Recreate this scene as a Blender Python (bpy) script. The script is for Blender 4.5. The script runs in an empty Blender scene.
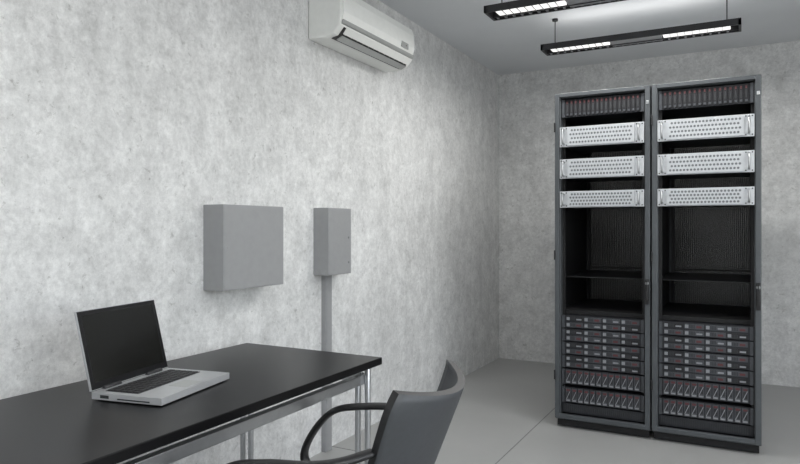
import bpy, bmesh, math, random
from mathutils import Vector, Matrix
random.seed(4)
S = bpy.context.scene
COL = S.collection
S.view_settings.view_transform = 'Standard'
S.view_settings.look = 'None'

# ---------------------------------------------------------------- materials
def new_mat(name):
    m = bpy.data.materials.new(name); m.use_nodes = True
    nt = m.node_tree
    return m, nt, nt.nodes['Principled BSDF']

def simple(name, col, rough=0.5, metal=0.0, noise=0.0, nscale=30.0, bump=0.0, emit=0.0, spec=0.5, alpha=1.0):
    m, nt, b = new_mat(name)
    b.inputs['Base Color'].default_value = (*col, 1)
    b.inputs['Roughness'].default_value = rough
    b.inputs['Metallic'].default_value = metal
    b.inputs['Specular IOR Level'].default_value = spec
    b.inputs['Alpha'].default_value = alpha
    if emit:
        b.inputs['Emission Color'].default_value = (*col, 1)
        b.inputs['Emission Strength'].default_value = emit
    if noise or bump:
        tc = nt.nodes.new('ShaderNodeTexCoord')
        n = nt.nodes.new('ShaderNodeTexNoise'); n.inputs['Scale'].default_value = nscale
        n.inputs['Detail'].default_value = 5
        nt.links.new(tc.outputs['Object'], n.inputs['Vector'])
        if noise:
            r = nt.nodes.new('ShaderNodeValToRGB')
            r.color_ramp.elements[0].position = .3; r.color_ramp.elements[1].position = .7
            r.color_ramp.elements[0].color = (*[c*(1-noise) for c in col], 1)
            r.color_ramp.elements[1].color = (*[min(1, c*(1+noise)) for c in col], 1)
            nt.links.new(n.outputs['Fac'], r.inputs['Fac'])
            nt.links.new(r.outputs['Color'], b.inputs['Base Color'])
        if bump:
            bp = nt.nodes.new('ShaderNodeBump'); bp.inputs['Strength'].default_value = bump
            bp.inputs['Distance'].default_value = .002
            nt.links.new(n.outputs['Fac'], bp.inputs['Height'])
            nt.links.new(bp.outputs['Normal'], b.inputs['Normal'])
    return m

def concrete(name, dark, light, rough=.75):
    m, nt, b = new_mat(name)
    L = nt.links.new; N = nt.nodes.new
    tc = N('ShaderNodeTexCoord')
    def noise(scale, detail, rg, dist=0.0, sc=(1,1,1)):
        mp = N('ShaderNodeMapping'); mp.inputs['Scale'].default_value = sc
        L(tc.outputs['Object'], mp.inputs['Vector'])
        n = N('ShaderNodeTexNoise'); n.inputs['Scale'].default_value = scale
        n.inputs['Detail'].default_value = detail; n.inputs['Roughness'].default_value = rg
        n.inputs['Distortion'].default_value = dist
        L(mp.outputs['Vector'], n.inputs['Vector']); return n.outputs['Fac']
    def ramp(f, p0, p1, c0=(0,0,0,1), c1=(1,1,1,1)):
        r = N('ShaderNodeValToRGB'); e = r.color_ramp.elements
        e[0].position = p0; e[1].position = p1; e[0].color = c0; e[1].color = c1
        L(f, r.inputs['Fac']); return r.outputs['Color']
    big = noise(1.1, 5, .6, .3)
    base = ramp(big, .30, .70, (*dark, 1), (*light, 1))
    med = ramp(noise(8, 10, .8, .2), .36, .62, (.80,.80,.80,1), (1.12,1.12,1.12,1))
    fine = ramp(noise(38, 6, .8), .32, .68, (.82,.82,.82,1), (1.13,1.13,1.13,1))
    strk = ramp(noise(3.0, 6, .6, .2, (3,3,.5)), .35, .65, (.94,.94,.94,1), (1.04,1.04,1.04,1))
    pits = ramp(noise(24, 6, .8, .3), .34, .41, (.66,.66,.65,1), (1,1,1,1))
    cur = base
    for x in (med, fine, strk, pits):
        mx = N('ShaderNodeMix'); mx.data_type = 'RGBA'; mx.blend_type = 'MULTIPLY'
        mx.inputs['Factor'].default_value = 1; mx.clamp_result = False
        L(cur, mx.inputs['A']); L(x, mx.inputs['B']); cur = mx.outputs['Result']
    L(cur, b.inputs['Base Color'])
    b.inputs['Roughness'].default_value = rough
    bp = N('ShaderNodeBump'); bp.inputs['Strength'].default_value = .3; bp.inputs['Distance'].default_value = .005
    L(noise(22, 7, .65), bp.inputs['Height']); L(bp.outputs['Normal'], b.inputs['Normal'])
    return m

M = {}
M['wall'] = concrete('concrete_wall', (.63,.635,.63), (.75,.755,.75))
M['ceil'] = simple('ceiling_paint', (.72,.74,.76), .85, noise=.03, nscale=2)
M['floor'] = simple('floor_resin', (.36,.362,.355), .36, noise=.05, nscale=1.6, bump=.03)
M['joint'] = simple('floor_joint', (.21,.21,.205), .7, noise=.1)
M['rack'] = simple('rack_paint', (.085,.093,.10), .42, .3, noise=.05)
M['rackd'] = simple('rack_inner', (.010,.010,.011), .55, .2, noise=.1)
M['slat'] = simple('rack_mesh', (.022,.021,.020), .5, .3, noise=.1)
M['perf'] = simple('perforated_sheet', (.018,.017,.016), .2, noise=.1, alpha=.76)  # even see-through tone standing in for the perforated rear door sheet
M['silver'] = simple('unit_silver', (.54,.56,.58), .38, .3, noise=.05, nscale=40)
M['hole'] = simple('vent_dark', (.03,.032,.036), .6, noise=.1)
M['holeg'] = simple('vent_grey', (.14,.15,.16), .5, noise=.1)
M['chas'] = simple('server_chassis', (.035,.037,.042), .45, .5, noise=.1)
M['bay'] = simple('drive_bay', (.085,.09,.10), .4, .5, noise=.12, nscale=60)
M['bay2'] = simple('drive_bay_dark', (.025,.025,.028), .45, .4, noise=.12, nscale=60)
M['bayl'] = simple('drive_bay_trim', (.32,.33,.35), .35, .5, noise=.08)
M['red'] = simple('latch_red', (.10,.028,.032), .5, noise=.1)
M['tbl'] = simple('table_laminate', (.0035,.0035,.004), .30, noise=.2, nscale=3, spec=.25)
M['chrome'] = simple('brushed_steel', (.50,.51,.52), .28, .9, noise=.04)
M['box'] = simple('cabinet_grey', (.32,.325,.33), .5, .05, noise=.03)
M['boxs'] = simple('cabinet_seam', (.16,.165,.17), .6, noise=.05)
M['ac'] = simple('ac_plastic', (.84,.85,.82), .35, noise=.02)
M['acs'] = simple('ac_silver_trim', (.42,.43,.42), .35, .3, noise=.03)
M['acd'] = simple('ac_slot', (.05,.05,.05), .6, noise=.1)
M['lampb'] = simple('lamp_housing', (.03,.03,.032), .45, .3, noise=.1)
M['lampm'] = simple('lamp_reflector', (.35,.35,.36), .3, .7, noise=.05)
M['tube'] = simple('lamp_diffuser', (1,.99,.96), .5, emit=.9)
M['lapb'] = simple('laptop_silver', (.50,.51,.52), .35, .4, noise=.03)
M['lapk'] = simple('laptop_keys', (.02,.02,.022), .5, noise=.1)
M['laps'] = simple('laptop_screen', (.010,.010,.009), .18, noise=.1, nscale=2)
M['lapz'] = simple('laptop_bezel', (.006,.006,.007), .3, noise=.1)
M['chair'] = simple('chair_shell', (.048,.052,.057), .5, noise=.06, nscale=60)
M['chairk'] = simple('chair_black', (.012,.012,.013), .4, noise=.1)
M['rub'] = simple('rubber_black', (.01,.01,.01), .6, noise=.1)
M['white'] = simple('frame_white', (.7,.7,.7), .5, noise=.02)

# ---------------------------------------------------------------- mesh builder
class MB:
    def __init__(s): s.bm = bmesh.new(); s.mats = []
    def mi(s, m):
        if m not in s.mats: s.mats.append(m)
        return s.mats.index(m)
    def box(s, x0,x1,y0,y1,z0,z1, m):
        i = s.mi(m)
        v = [s.bm.verts.new((x,y,z)) for z in (z0,z1) for (x,y) in ((x0,y0),(x1,y0),(x1,y1),(x0,y1))]
        for q in ((3,2,1,0),(4,5,6,7),(0,1,5,4),(1,2,6,5),(2,3,7,6),(3,0,4,7)):
            f = s.bm.faces.new([v[k] for k in q]); f.material_index = i
    def cyl(s, p0, p1, r, m, n=16, r2=None):
        i = s.mi(m); p0 = Vector(p0); p1 = Vector(p1); d = (p1-p0); 
        q = d.to_track_quat('Z','Y'); r2 = r if r2 is None else r2
        a = []; b = []
        for k in range(n):
            t = 2*math.pi*k/n; o = Vector((math.cos(t), math.sin(t), 0))
            a.append(s.bm.verts.new(p0 + q@(o*r))); b.append(s.bm.verts.new(p1 + q@(o*r2)))
        for k in range(n):
            f = s.bm.faces.new((a[k],a[(k+1)%n],b[(k+1)%n],b[k])); f.material_index = i; f.smooth = n > 8
        f = s.bm.faces.new(a[::-1]); f.material_index = i
        f = s.bm.faces.new(b); f.material_index = i
    def prism(s, prof, axis, a0, a1, m):
        i = s.mi(m)
        def P(p, a):
            return {'x':(a,p[0],p[1]), 'y':(p[0],a,p[1]), 'z':(p[0],p[1],a)}[axis]
        A = [s.bm.verts.new(P(p,a0)) for p in prof]; B = [s.bm.verts.new(P(p,a1)) for p in prof]
        n = len(prof)
        for k in range(n):
            f = s.bm.faces.new((A[k],A[(k+1)%n],B[(k+1)%n],B[k])); f.material_index = i
        f = s.bm.faces.new(A[::-1]); f.material_index = i
        f = s.bm.faces.new(B); f.material_index = i
    def tube(s, pts, rx, rz, m, n=10, up=Vector((0,1,0))):
        i = s.mi(m); pts = [Vector(p) for p in pts]; rings = []
        for k, p in enumerate(pts):
            t = (pts[min(k+1,len(pts)-1)] - pts[max(k-1,0)]).normalized()
            u = (up - t*up.dot(t)).normalized(); w = t.cross(u)
            rings.append([s.bm.verts.new(p + u*rx*math.cos(2*math.pi*j/n) + w*rz*math.sin(2*math.pi*j/n)) for j in range(n)])
        for a,b in zip(rings, rings[1:]):
            for j in range(n):
                f = s.bm.faces.new((a[j],a[(j+1)%n],b[(j+1)%n],b[j])); f.material_index = i; f.smooth = True
        for r in (rings[0][::-1], rings[-1]):
            f = s.bm.faces.new(r); f.material_index = i
    def done(s, name, parent=None, bevel=0.0, loc=None, seg=2):
        bmesh.ops.recalc_face_normals(s.bm, faces=s.bm.faces)
        me = bpy.data.meshes.new(name); s.bm.to_mesh(me); s.bm.free()
        for m in s.mats: me.materials.append(M[m])
        o = bpy.data.objects.new(name, me); COL.objects.link(o)
        if parent: o.parent = parent
        if loc: o.location = loc
        if bevel:
            b = o.modifiers.new('bevel','BEVEL'); b.width = bevel; b.segments = seg
            b.limit_method = 'ANGLE'; b.angle_limit = math.radians(50)
        return o

def empty(name, loc, rotz=0):
    e = bpy.data.objects.new(name, None); e.location = loc; e.rotation_euler = (0,0,rotz)
    e.empty_display_size = .1; COL.objects.link(e); return e

def catmull(pts, n=8):
    P = [Vector(p) for p in pts]; P = [P[0]*2-P[1]] + P + [P[-1]*2-P[-2]]; out = []
    for k in range(1, len(P)-2):
        for j in range(n):
            t = j/n
            out.append(.5*((2*P[k]) + (P[k+1]-P[k-1])*t + (2*P[k-1]-5*P[k]+4*P[k+1]-P[k+2])*t*t + (3*P[k]-P[k-1]-3*P[k+1]+P[k+2])*t**3))
    out.append(P[-2]); return out

# ---------------------------------------------------------------- room
YB = 5.97; XR = 4.4; YF = -2.4; H = 2.72; T = .12
b = MB(); b.box(-T,0,YF-T,YB+T,0,H,'wall'); b.done('wall_left')
b = MB(); b.box(0,XR,YB,YB+T,0,H,'wall'); b.done('wall_back')
b = MB(); b.box(0,XR,YF-T,YF,0,H,'wall'); b.done('wall_front')
WY0,WY1,WZ0,WZ1 = -1.6,2.6,.8,2.35
b = MB()
b.box(XR,XR+T,YF-T,WY0,0,H,'wall'); b.box(XR,XR+T,WY1,YB+T,0,H,'wall')
b.box(XR,XR+T,WY0,WY1,0,WZ0,'wall'); b.box(XR,XR+T,WY0,WY1,WZ1,H,'wall'); b.done('wall_right')
b = MB()
for y in (WY0, (2*WY0+WY1)/3, (WY0+2*WY1)/3, WY1-.05): b.box(XR+.03,XR+.08,y,y+.05,WZ0,WZ1,'white')
b.box(XR+.03,XR+.08,WY0,WY1,WZ0,WZ0+.05,'white'); b.box(XR+.03,XR+.08,WY0,WY1,WZ1-.05,WZ1,'white')
b.done('unseen_window_1')  # unseen window, added as a source of light from the right
b = MB(); b.box(-T,XR+T,YF-T,YB+T,H,H+.1,'ceil'); b.done('ceiling')
b = MB(); b.box(-T,XR+T,YF-T,YB+T,-.1,0,'floor')
b.done('floor')
b = MB()
b.box(0,XR,3.10,3.106,0,.0012,'joint'); b.box(0.92,.926,3.106,YB,0,.0012,'joint')
b.done('floor_joint_strip')

# ---------------------------------------------------------------- server racks
def server_1u(mb, x0,x1,y,z0,z1, n=8):
    mb.box(x0,x1,y,y+.68,z0,z1,'chas')
    mb.box(x0-.0,x0+.018,y-.006,y,z0,z1,'bay'); mb.box(x1-.018,x1,y-.006,y,z0,z1,'bay')
    a=x0+.024; w=(x1-x0-.048)/n
    for r in range(2):
        h=(z1-z0)/2
        for k in range(n):
            q=a+k*w; zz=z0+r*h
            mb.box(q+.004,q+w-.004,y-.005,y,zz+.005,zz+h-.005,'bay' if (k*3+r)%4!=1 else 'bay2')
            mb.box(q+.006,q+w*.22,y-.008,y-.005,zz+.010,zz+h-.010,'bayl')
            for j in range(4): mb.box(q+w*(.27+.07*j),q+w*(.31+.07*j),y-.007,y-.005,zz+.009,zz+h-.009,'hole')
            if (k+r)%2==0: mb.box(q+w*.60,q+w*.85,y-.008,y-.005,zz+.012,zz+h-.015,'red')
            else: mb.box(q+w*.60,q+w*.88,y-.008,y-.005,zz+.012,zz+h-.018,'bayl')
def server_2u(mb, x0,x1,y,z0,z1, n=16, dark=False):
    mb.box(x0,x1,y,y+.68,z0,z1,'chas')
    mb.box(x0,x0+.016,y-.008,y,z0,z1,'bay'); mb.box(x1-.016,x1,y-.008,y,z0,z1,'bay')
    a=x0+.022; w=(x1-x0-.044)/n; h=z1-z0
    for k in range(n):
        q=a+k*w
        mb.box(q+.002,q+w-.003,y-.006,y,z0+.006,z1-.006,'bay2' if dark else 'bay')
        mb.box(q+.008,q+w-.009,y-.009,y-.006,z0+h*.30,z1-h*.3,'hole')
        mb.box(q+.006,q+w-.007,y-.010,y-.006,z0+.010,z0+h*.2,'bayl' if not dark else 'bay')
        mb.box(q+.008,q+w-.009,y-.010,y-.006,z1-h*.24,z1-.012,'red')
        if not dark:
            xx0,xx1=q+.005,q+w-.006; za,zb=z0+h*.22,z1-h*.26
            mb.prism([(xx0,za),(xx0+.004,za),(xx1,zb),(xx1-.004,zb)],'y',y-.012,y-.009,'bayl')
def silver_unit(mb, x0,x1,y,z0,z1):
    mb.box(x0+.02,x1-.02,y,y+.42,z0+.004,z1-.004,'chas')
    mb.box(x0,x1,y-.012,y,z0,z1,'silver')
    mb.box(x0+.052,x1-.052,y-.030,y-.012,z0+.006,z1-.006,'silver')
    yf=y-.030; n=20; a=x0+.066; w=(x1-x0-.132)/n; h=z1-z0
    for k in range(n):
        for r in range(4):
            q=a+(k+.5)*w + (w*.25 if r%2 else -w*.25)*.9; zz=z0+h*(.20+.20*r)
            mb.cyl((q,yf,zz),(q,yf-.0012,zz),.0072,'holeg',6)
    for xx in (x0+.026,x1-.026):
        mb.tube([(xx,y-.012,z0+.018),(xx,y-.045,z0+.018),(xx,y-.052,z0+.026),(xx,y-.052,z1-.026),(xx,y-.045,z1-.018),(xx,y-.012,z1-.018)],.006,.006,'chrome',8,Vector((1,0,0)))
        for zz in (z0+.01,z1-.01):
            for s in (-.016,.016): mb.cyl((xx+s,y-.012,zz),(xx+s,y-.0145,zz),.004,'hole',8)

def rack(name, x, y, w, D=.92, HH=2.095):
    e = empty(name,(x,y,0))
    p=.036
    b=MB()
    for x0,x1 in ((0.002,p),(w-p,w-.002)):
        b.box(x0,x1,.0,.05,.05,HH,'rack'); b.box(x0,x1,D-.05,D,.05,HH,'rack')
    b.box(p,w-p,0,.05,HH-.03,HH,'rack'); b.box(p,w-p,0,.05,.05,.075,'rack')
    b.box(p,w-p,D-.05,D,HH-.06,HH,'rack'); b.box(p,w-p,D-.05,D,.05,.12,'rack')
    b.box(.002,w-.002,.05,D-.05,HH-.02,HH,'rack'); b.box(.01,w-.01,.05,D-.05,.05,.07,'rackd')
    d=.028
    b.box(.004,.004+d,-.022,0,.06,HH-.004,'rack'); b.box(w-.004-d,w-.004,-.022,0,.06,HH-.004,'rack')
    b.box(.004+d,w-.004-d,-.022,0,HH-.028,HH-.004,'rack'); b.box(.004+d,w-.004-d,-.022,0,.06,.088,'rack')
    b.box(.012,w-.012,.015,.03,.006,.05,'rackd')
    for fx in (.05,w-.05):
        for fy in (.06,D-.06):
            b.cyl((fx,fy,0),(fx,fy,.052),.018,'rub',12)
            b.cyl((fx,fy,0),(fx,fy,.012),.03,'rub',12)
    b.done('frame',e,.003)
    b=MB()
    b.box(.004,.012,.05,D-.05,.07,HH-.02,'rackd'); b.box(w-.012,w-.004,.05,D-.05,.07,HH-.02,'rackd')
    for x0 in (p,w-p-.018):
        b.box(x0,x0+.018,.045,.06,.08,HH-.03,'rackd'); b.box(x0,x0+.018,D-.14,D-.12,.08,HH-.03,'rackd')
    b.box(.012,w-.012,.12,D-.1,.935,.940,'rackd')
    b.box(.012,w-.012,.07,D-.12,.705,.73,'rackd')
    b.done('side_panels_and_shelves',e)
    b=MB(); b.box(p,w-p,D-.030,D-.026,.12,HH-.06,'perf')
    n=40; pitch=(w-2*p)/n
    for k in range(n):
        q=p+k*pitch; b.box(q,q+pitch*.25,D-.034,D-.031,.12,HH-.06,'slat')
    for zz in (.4,.955,1.75): b.box(p,w-p,D-.040,D-.035,zz,zz+.010,'slat')
    b.done('rear_door',e)
    b=MB()
    hx=w-.018
    b.box(hx-.012,hx+.012,-.032,-.022,.80,.95,'chairk'); b.box(hx-.006,hx+.006,-.05,-.034,.83,.94,'chairk')
    b.cyl((hx,-.034,.925),(hx,-.05,.925),.010,'chrome')
    for zz in (.3,1.05,1.85): b.box(-.0,.010,-.03,-.022,zz,zz+.06,'chairk')
    b.box(hx-.008,hx+.008,-.027,-.022,1.98,2.0,'chrome')
    b.done('door_handle',e,.002)
    x0,x1=p+.004,w-p-.004
    b=MB(); server_2u(b,x0,x1,.02,1.945,2.055,17,True); b.done('server_unit_top',e)
    for k,(z0,z1) in enumerate(((1.755,1.878),(1.558,1.678),(1.377,1.478))):
        b=MB(); silver_unit(b,x0-.004,x1+.004,-.012,z0,z1); b.done('ventilated_unit_%d'%(k+1),e)
    z=.372
    for k in range(4):
        b=MB(); server_1u(b,x0,x1,.02,z+.003,z+.080,4); b.done('blade_server_%d'%(k+1),e); z+=.083
    b=MB(); server_2u(b,x0,x1,.02,.270,.366,12); b.done('storage_server_1',e)
    b=MB(); server_2u(b,x0,x1,.02,.155,.251,12); b.done('storage_server_2',e)
    b=MB(); b.box(x0,x1,.02,.03,.09,.148,'chas')
    for k in range(40): b.box(x0+.01+k*.0118,x0+.017+k*.0118,.016,.02,.10,.14,'hole')
    b.done('vent_panel',e)
    return e
RW=.57
rack('server_rack',1.03,4.085,RW)
rack('server_rack',1.03+RW+.002,4.085,RW)

# ---------------------------------------------------------------- desk
TX0,TX1,TY0,TY1 = .17,.85,.25,2.19
e=empty('desk',((TX0+TX1)/2,(TY0+TY1)/2,0))
cx,cy=e.location.x,e.location.y
b=MB(); b.box(TX0-cx,TX1-cx,TY0-cy,TY1-cy,.722,.75,'tbl'); b.done('desk_top',e,.003)
b=MB()
for X in (TX0+.05,TX1-.055):
    b.box(X-.014-cx,X+.014-cx,TY0+.06-cy,TY1-.035-cy,.655,.69,'chrome')
    for Y in (TY0+.08,TY1-.055):
        for s in (-.022,.022):
            b.cyl((X+s-cx,Y-cy,.012),(X+s-cx,Y-cy,.722),.0115,'chrome')
            b.cyl((X+s-cx,Y-cy,0),(X+s-cx,Y-cy,.02),.016,'rub')
for Y in (TY0+.08,TY1-.055):
    b.box(TX0+.05-cx,TX1-.055-cx,Y-.012-cy,Y+.012-cy,.660,.695,'chrome')
    for X in (TX0+.05,TX1-.055): b.box(X-.035-cx,X+.035-cx,Y-.03-cy,Y+.03-cy,.714,.722,'chrome')
b.done('steel_frame',e,.002)

# ---------------------------------------------------------------- laptop
ang=math.radians(10.5)
e=empty('laptop',(.385,1.415,.75),ang)
w2=.172; d=.24
b=MB(); b.box(0,d,-w2,w2,.004,.024,'lapb')
for fx in (.02,d-.02):
    for fy in (-w2+.02,w2-.02): b.cyl((fx,fy,0),(fx,fy,.005),.008,'rub',10)
b.box(d*.12,d*.60,-w2+.022,w2-.022,.024,.0252,'lapk')
for r in range(5):
    for c in range(14):
        kx=d*.135+r*.0222; ky=-w2+.026+c*.0209
        b.box(kx,kx+.0185,ky,ky+.0175,.0252,.0275,'lapk')
b.box(d*.68,d*.94,-.040,.040,.024,.0246,'acs')
b.box(d*.945,d*.985,-.038,.038,.024,.0252,'chrome')
b.box(.03,.06,-w2-.0005,-w2+.001,.009,.018,'hole'); b.box(.10,.17,w2-.001,w2+.0005,.009,.018,'hole')
b.box(.09,.20,-w2-.0006,-w2+.001,.008,.012,'hole')
b.done('base',e,.003)
b=MB(); b.cyl((0.004,-.13,.026),(0.004,-.06,.026),.007,'lapk'); b.cyl((0.004,.06,.026),(0.004,.13,.026),.007,'lapk'); b.done('hinge',e)
b=MB(); hh=.236
b.box(-.008,0,-w2,w2,0,hh,'lapb'); b.box(0,.0015,-w2+.001,w2-.001,.002,hh-.002,'lapz')
b.box(.0015,.002,-w2+.014,w2-.014,.022,hh-.014,'laps'); b.cyl((.0015,0,hh-.007),(.0022,0,hh-.007),.002,'hole',8)
o=b.done('screen_lid',e,.0015); o.location=(0,0,.026); o.rotation_euler=(0,math.radians(-14),0)

# ---------------------------------------------------------------- office chair
e=empty('office_chair',(1.065,1.57,0),math.radians(5))
b=MB(); bm=b.bm; i=b.mi('chair'); nx,ny=16,14
def seatp(u,v,top):
    x=-.33+u*.56; y=-.225+v*.45
    cxn=(u-.5)*2; cyn=(v-.5)*2
    k=1-.10*(abs(cxn)**4)*(abs(cyn)**4)*1.6
    x=-.05+(x+.05)*k; y*=k
    edge=max(abs(cxn),abs(cyn))**8
    z=.455+.012*abs(cyn)**2 - .04*max(0,(.25-u)/.25)**2
    return (x,y,z-.028*edge) if top else (x*.97,y*.97,z-.055+.012*edge)
for top in (1,0):
    g=[[bm.verts.new(seatp(a/nx,c/ny,top)) for c in range(ny+1)] for a in range(nx+1)]
    for a in range(nx):
        for c in range(ny):
            f=bm.faces.new((g[a][c],g[a+1][c],g[a+1][c+1],g[a][c+1])); f.smooth=True; f.material_index=i
    if top: G=g
    else:
        ring=lambda g:[g[a][0] for a in range(nx)]+[g[nx][c] for c in range(ny)]+[g[a][ny] for a in range(nx,0,-1)]+[g[0][c] for c in range(ny,0,-1)]
        r1,r2=ring(G),ring(g)
        for k in range(len(r1)):
            f=bm.faces.new((r1[k],r1[(k+1)%len(r1)],r2[(k+1)%len(r2)],r2[k])); f.smooth=True; f.material_index=i
b.done('seat',e)
b=MB(); bm=b.bm; i=b.mi('chair'); nu,nv=24,18
def backp(s,t,off):
    hw=.228*(1-.20*(1-t)**1.5)
    rc=max(0,(t-.75)/.25); hw*= (1-.10*rc**3)
    y=s*hw
    z=.50+t*.352 - .028*(1-s*s)*t
    x=1.235-1.05+ .125*t + .09*(1-s*s) -.050
    n=Vector((1,s*.45,-.3)).normalized()
    return Vector((x,y,z))+n*off
gs=[]
for off in (.011,-.011):
    gs.append([[bm.verts.new(backp(-1+2*a/nu,c/nv,off)) for c in range(nv+1)] for a in range(nu+1)])
for g in gs:
    for a in range(nu):
        for c in range(nv):
            f=bm.faces.new((g[a][c],g[a+1][c],g[a+1][c+1],g[a][c+1])); f.smooth=True; f.material_index=i
ring=lambda g:[g[a][0] for a in range(nu)]+[g[nu][c] for c in range(nv)]+[g[a][nv] for a in range(nu,0,-1)]+[g[0][c] for c in range(nv,0,-1)]
r1,r2=ring(gs[0]),ring(gs[1]); ik=b.mi('chairk')
for k in range(len(r1)):
    f=bm.faces.new((r1[k],r1[(k+1)%len(r1)],r2[(k+1)%len(r2)],r2[k])); f.material_index=ik
b.done('backrest',e)
for nm,Y in (('armrest_1',.282),('armrest_2',-.290)):
    b=MB()
    yb=.204 if Y>0 else -.204
    pts=catmull([(-.19,Y*.80,.415),(-.28,Y*.98,.44),(-.290,Y,.49),(-.24,Y,.575),(-.17,Y,.636),(-.06,Y,.660),(.06,Y,.672),(.14,Y*.93,.685),(.195,yb,.695)],8)
    b.tube(pts,.022,.011,'chairk',12); b.done(nm,e)
b=MB()
b.tube(catmull([(0,0,.385),(.15,0,.39),(.20,0,.43),(.235,0,.52),(.26,0,.58)],6),.03,.008,'chairk',10)
b.box(-.13,.13,-.12,.12,.385,.402,'chairk')
b.box(-.06,.08,-.215,.215,.398,.412,'chairk')
b.cyl((0,0,.22),(0,0,.39),.017,'chrome'); b.cyl((0,0,.09),(0,0,.26),.027,'chairk')
b.cyl((0,0,.07),(0,0,.12),.045,'chairk')
for k in range(5):
    t=2*math.pi*k/5+.3; c,s=math.cos(t),math.sin(t)
    b.tube([(c*.03,s*.03,.10),(c*.15,s*.15,.09),(c*.29,s*.29,.072)],.02,.013,'chairk',8,Vector((-s,c,0)))
    b.cyl((c*.285,s*.285,.05),(c*.285,s*.285,.08),.008,'chrome',10)
    for o in (-.016,.016):
        q=Vector((c*.285-s*o,s*.285+c*o,.027)); dd=Vector((-s,c,0))*.009
        b.cyl(q-dd,q+dd,.027,'rub',16)
b.done('five_star_base',e)

# ---------------------------------------------------------------- wall cabinets
e=empty('electrical_cabinet',(0,2.31,1.165))
b=MB(); b.box(0,.116,-.205,.205,-.187,.187,'box'); b.box(.116,.118,-.200,.200,-.182,.182,'box')
b.done('cabinet_body',e,.002)
b=MB(); b.cyl((.118,-.18,0),(.1195,-.18,0),.005,'box'); b.done('lock',e)
e=empty('junction_box',(0,3.04,1.176))
b=MB(); b.box(0,.098,-.115,.115,-.184,.184,'box'); b.box(.098,.100,-.111,.111,-.180,.180,'box')
b.cyl((.1,.085,.02),(.102,.085,.02),.006,'boxs'); b.cyl((.1,.085,-.12),(.102,.085,-.12),.006,'boxs')
b.done('cabinet_body',e,.002)
b=MB(); b.box(0,.030,-.04,.022,-1.176,-.184,'box'); b.box(.030,.034,-.034,.016,-1.17,-.184,'box'); b.done('cable_trunking',e,.002)

# ---------------------------------------------------------------- air conditioner
e=empty('air_conditioner',(0,3.30,2.27))
b=MB()
prof=[(0,.0),(.10,0),(.165,.012),(.205,.055),(.215,.12),(.213,.20),(.20,.245),(.17,.268),(.12,.275),(0,.275)]
b.prism(prof,'y',-.425,.425,'ac'); b.done('housing',e,.010,seg=3)
b=MB()
b.prism([(.212,.082),(.222,.125),(.220,.205),(.206,.248),(.202,.246),(.212,.2),(.212,.12)],'y',-.412,.412,'ac')
b.prism([(.205,.060),(.214,.064),(.221,.082),(.212,.082)],'y',-.412,.412,'acs')
b.done('front_panel',e)
b=MB()
b.prism([(.13,-.003),(.175,.012),(.205,.050),(.20,.052),(.165,.02),(.12,.002)],'y',-.38,.38,'acd')
b.done('outlet_slot',e)
b=MB()
b.prism([(.150,-.010),(.186,.006),(.184,.010),(.148,-.004)],'y',-.37,.37,'acs')
b.prism([(.192,.016),(.215,.046),(.211,.049),(.189,.020)],'y',-.37,.37,'ac')
for k in range(12):
    q=-.34+k*.062; b.prism([(.16,.004),(.19,.024),(.186,.028),(.158,.010)],'y',q,q+.004,'acs')
b.done('louvre_flaps',e)
b=MB()
b.box(.216,.2235,.24,.33,.10,.135,'acs'); b.cyl((.2235,.30,.117),(.2245,.30,.117),.004,'red',10); b.done('display',e)

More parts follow.
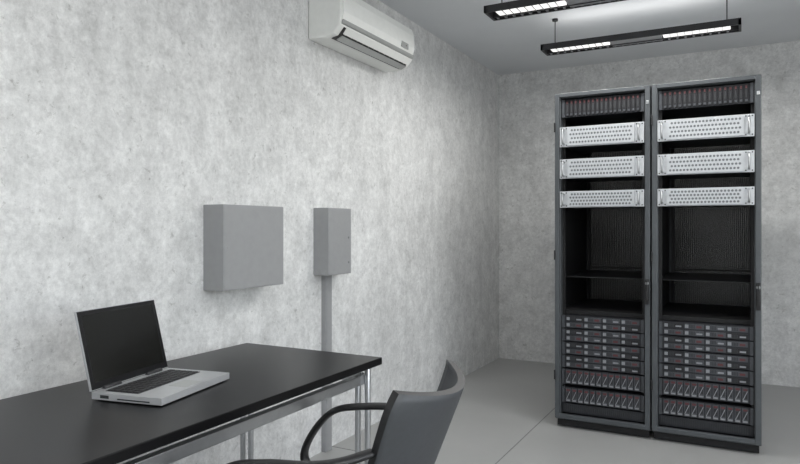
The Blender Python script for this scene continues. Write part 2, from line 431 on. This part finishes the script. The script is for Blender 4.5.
# ---------------------------------------------------------------- suspended luminaires (two seen, the others added; up lamps added)
def luminaire(x0,y,z,power,up,L=1.24,D=.17):
    e=empty('pendant_light',(x0+L/2,y,z)); h=L/2
    b=MB()
    b.box(-h,h,-D/2,-D/2+.012,0,.035,'lampb'); b.box(-h,h,D/2-.012,D/2,0,.035,'lampb')
    b.box(-h,-h+.015,-D/2,D/2,0,.035,'lampb'); b.box(h-.015,h,-D/2,D/2,0,.035,'lampb')
    b.box(-h,h,-D/2,D/2,.035,.04,'lampb')
    b.box(-.16,.16,-D/2+.012,D/2-.012,.004,.03,'lampm')
    b.box(-h,h,.028,.036,0,.035,'lampb')
    for k in range(24): b.box(-h+.03+k*.049,-h+.042+k*.049,.036,D/2-.012,.002,.02,'lampm')
    b.done('housing',e)
    b=MB()
    for s in (-1,1):
        xa,xb=sorted((s*.17,s*(h-.06)))
        b.box(xa,xb,-D/2+.018,.024,.006,.03,'tube')
        for k in range(1,9):
            q=xa+(xb-xa)*k/9; b.box(q-.0015,q+.0015,-D/2+.012,.028,.0,.006,'lampm')
    b.done('diffuser',e)
    b=MB()
    for xx in (-h+.08,h-.08):
        b.cyl((xx,0,.04),(xx,0,H-z),.0035,'lampb',8); b.cyl((xx,0,H-z-.015),(xx,0,H-z),.02,'lampb',16)
    b.done('suspension_rods',e)
    for nm,pw,zz,rx in (('tube_light',power,-.006,0),('ceiling_fill',up,.05,math.pi)):  # the upward lamp is added to brighten the ceiling
        if pw<=0: continue
        ld=bpy.data.lights.new(nm,'AREA'); ld.shape='RECTANGLE'; ld.size=L*.9; ld.size_y=D*.7; ld.energy=pw; ld.color=(1,.99,.97)
        lo=bpy.data.objects.new(nm,ld); COL.objects.link(lo); lo.parent=e; lo.location=(0,0,zz); lo.rotation_euler=(rx,0,0)
luminaire(.83,4.55,2.49,18,1.2)
luminaire(.76,3.62,2.49,15,1.2)
luminaire(1.4,.6,2.49,15,12)  # unseen luminaire overhead, added to brighten the room
luminaire(1.4,-.9,2.49,13,12)  # added behind the camera for more room light
luminaire(2.9,3.0,2.49,19,17)  # out of view to the right, added to even out the light

# ---------------------------------------------------------------- daylight: added window lamp, sky
ld=bpy.data.lights.new('window_fill_light','AREA'); ld.shape='RECTANGLE'; ld.size=4.0; ld.size_y=1.45; ld.energy=72; ld.color=(.98,.99,1)  # area lamp added inside the unseen window, in place of daylight
lo=bpy.data.objects.new('window_fill_light',ld); COL.objects.link(lo); lo.location=(XR-.01,.5,1.58)
lo.rotation_euler = Matrix(((0,0,1),(1,0,0),(0,1,0))).to_euler()

W=bpy.data.worlds.new('world'); S.world=W; W.use_nodes=True
nt=W.node_tree; bg=nt.nodes['Background']; sky=nt.nodes.new('ShaderNodeTexSky'); sky.sky_type='NISHITA'; sky.sun_disc=False; sky.sun_elevation=math.radians(40)
nt.links.new(sky.outputs[0],bg.inputs[0]); bg.inputs[1].default_value=.25

# ---------------------------------------------------------------- camera
cd=bpy.data.cameras.new('camera'); cd.sensor_width=36; cd.lens=36*650/800; cd.shift_y=-4/800; cd.clip_start=.05
co=bpy.data.objects.new('camera',cd); COL.objects.link(co)
co.location=(2.09,0,1.25); co.rotation_euler=(math.radians(90),0,math.radians(27.96))
S.camera=co
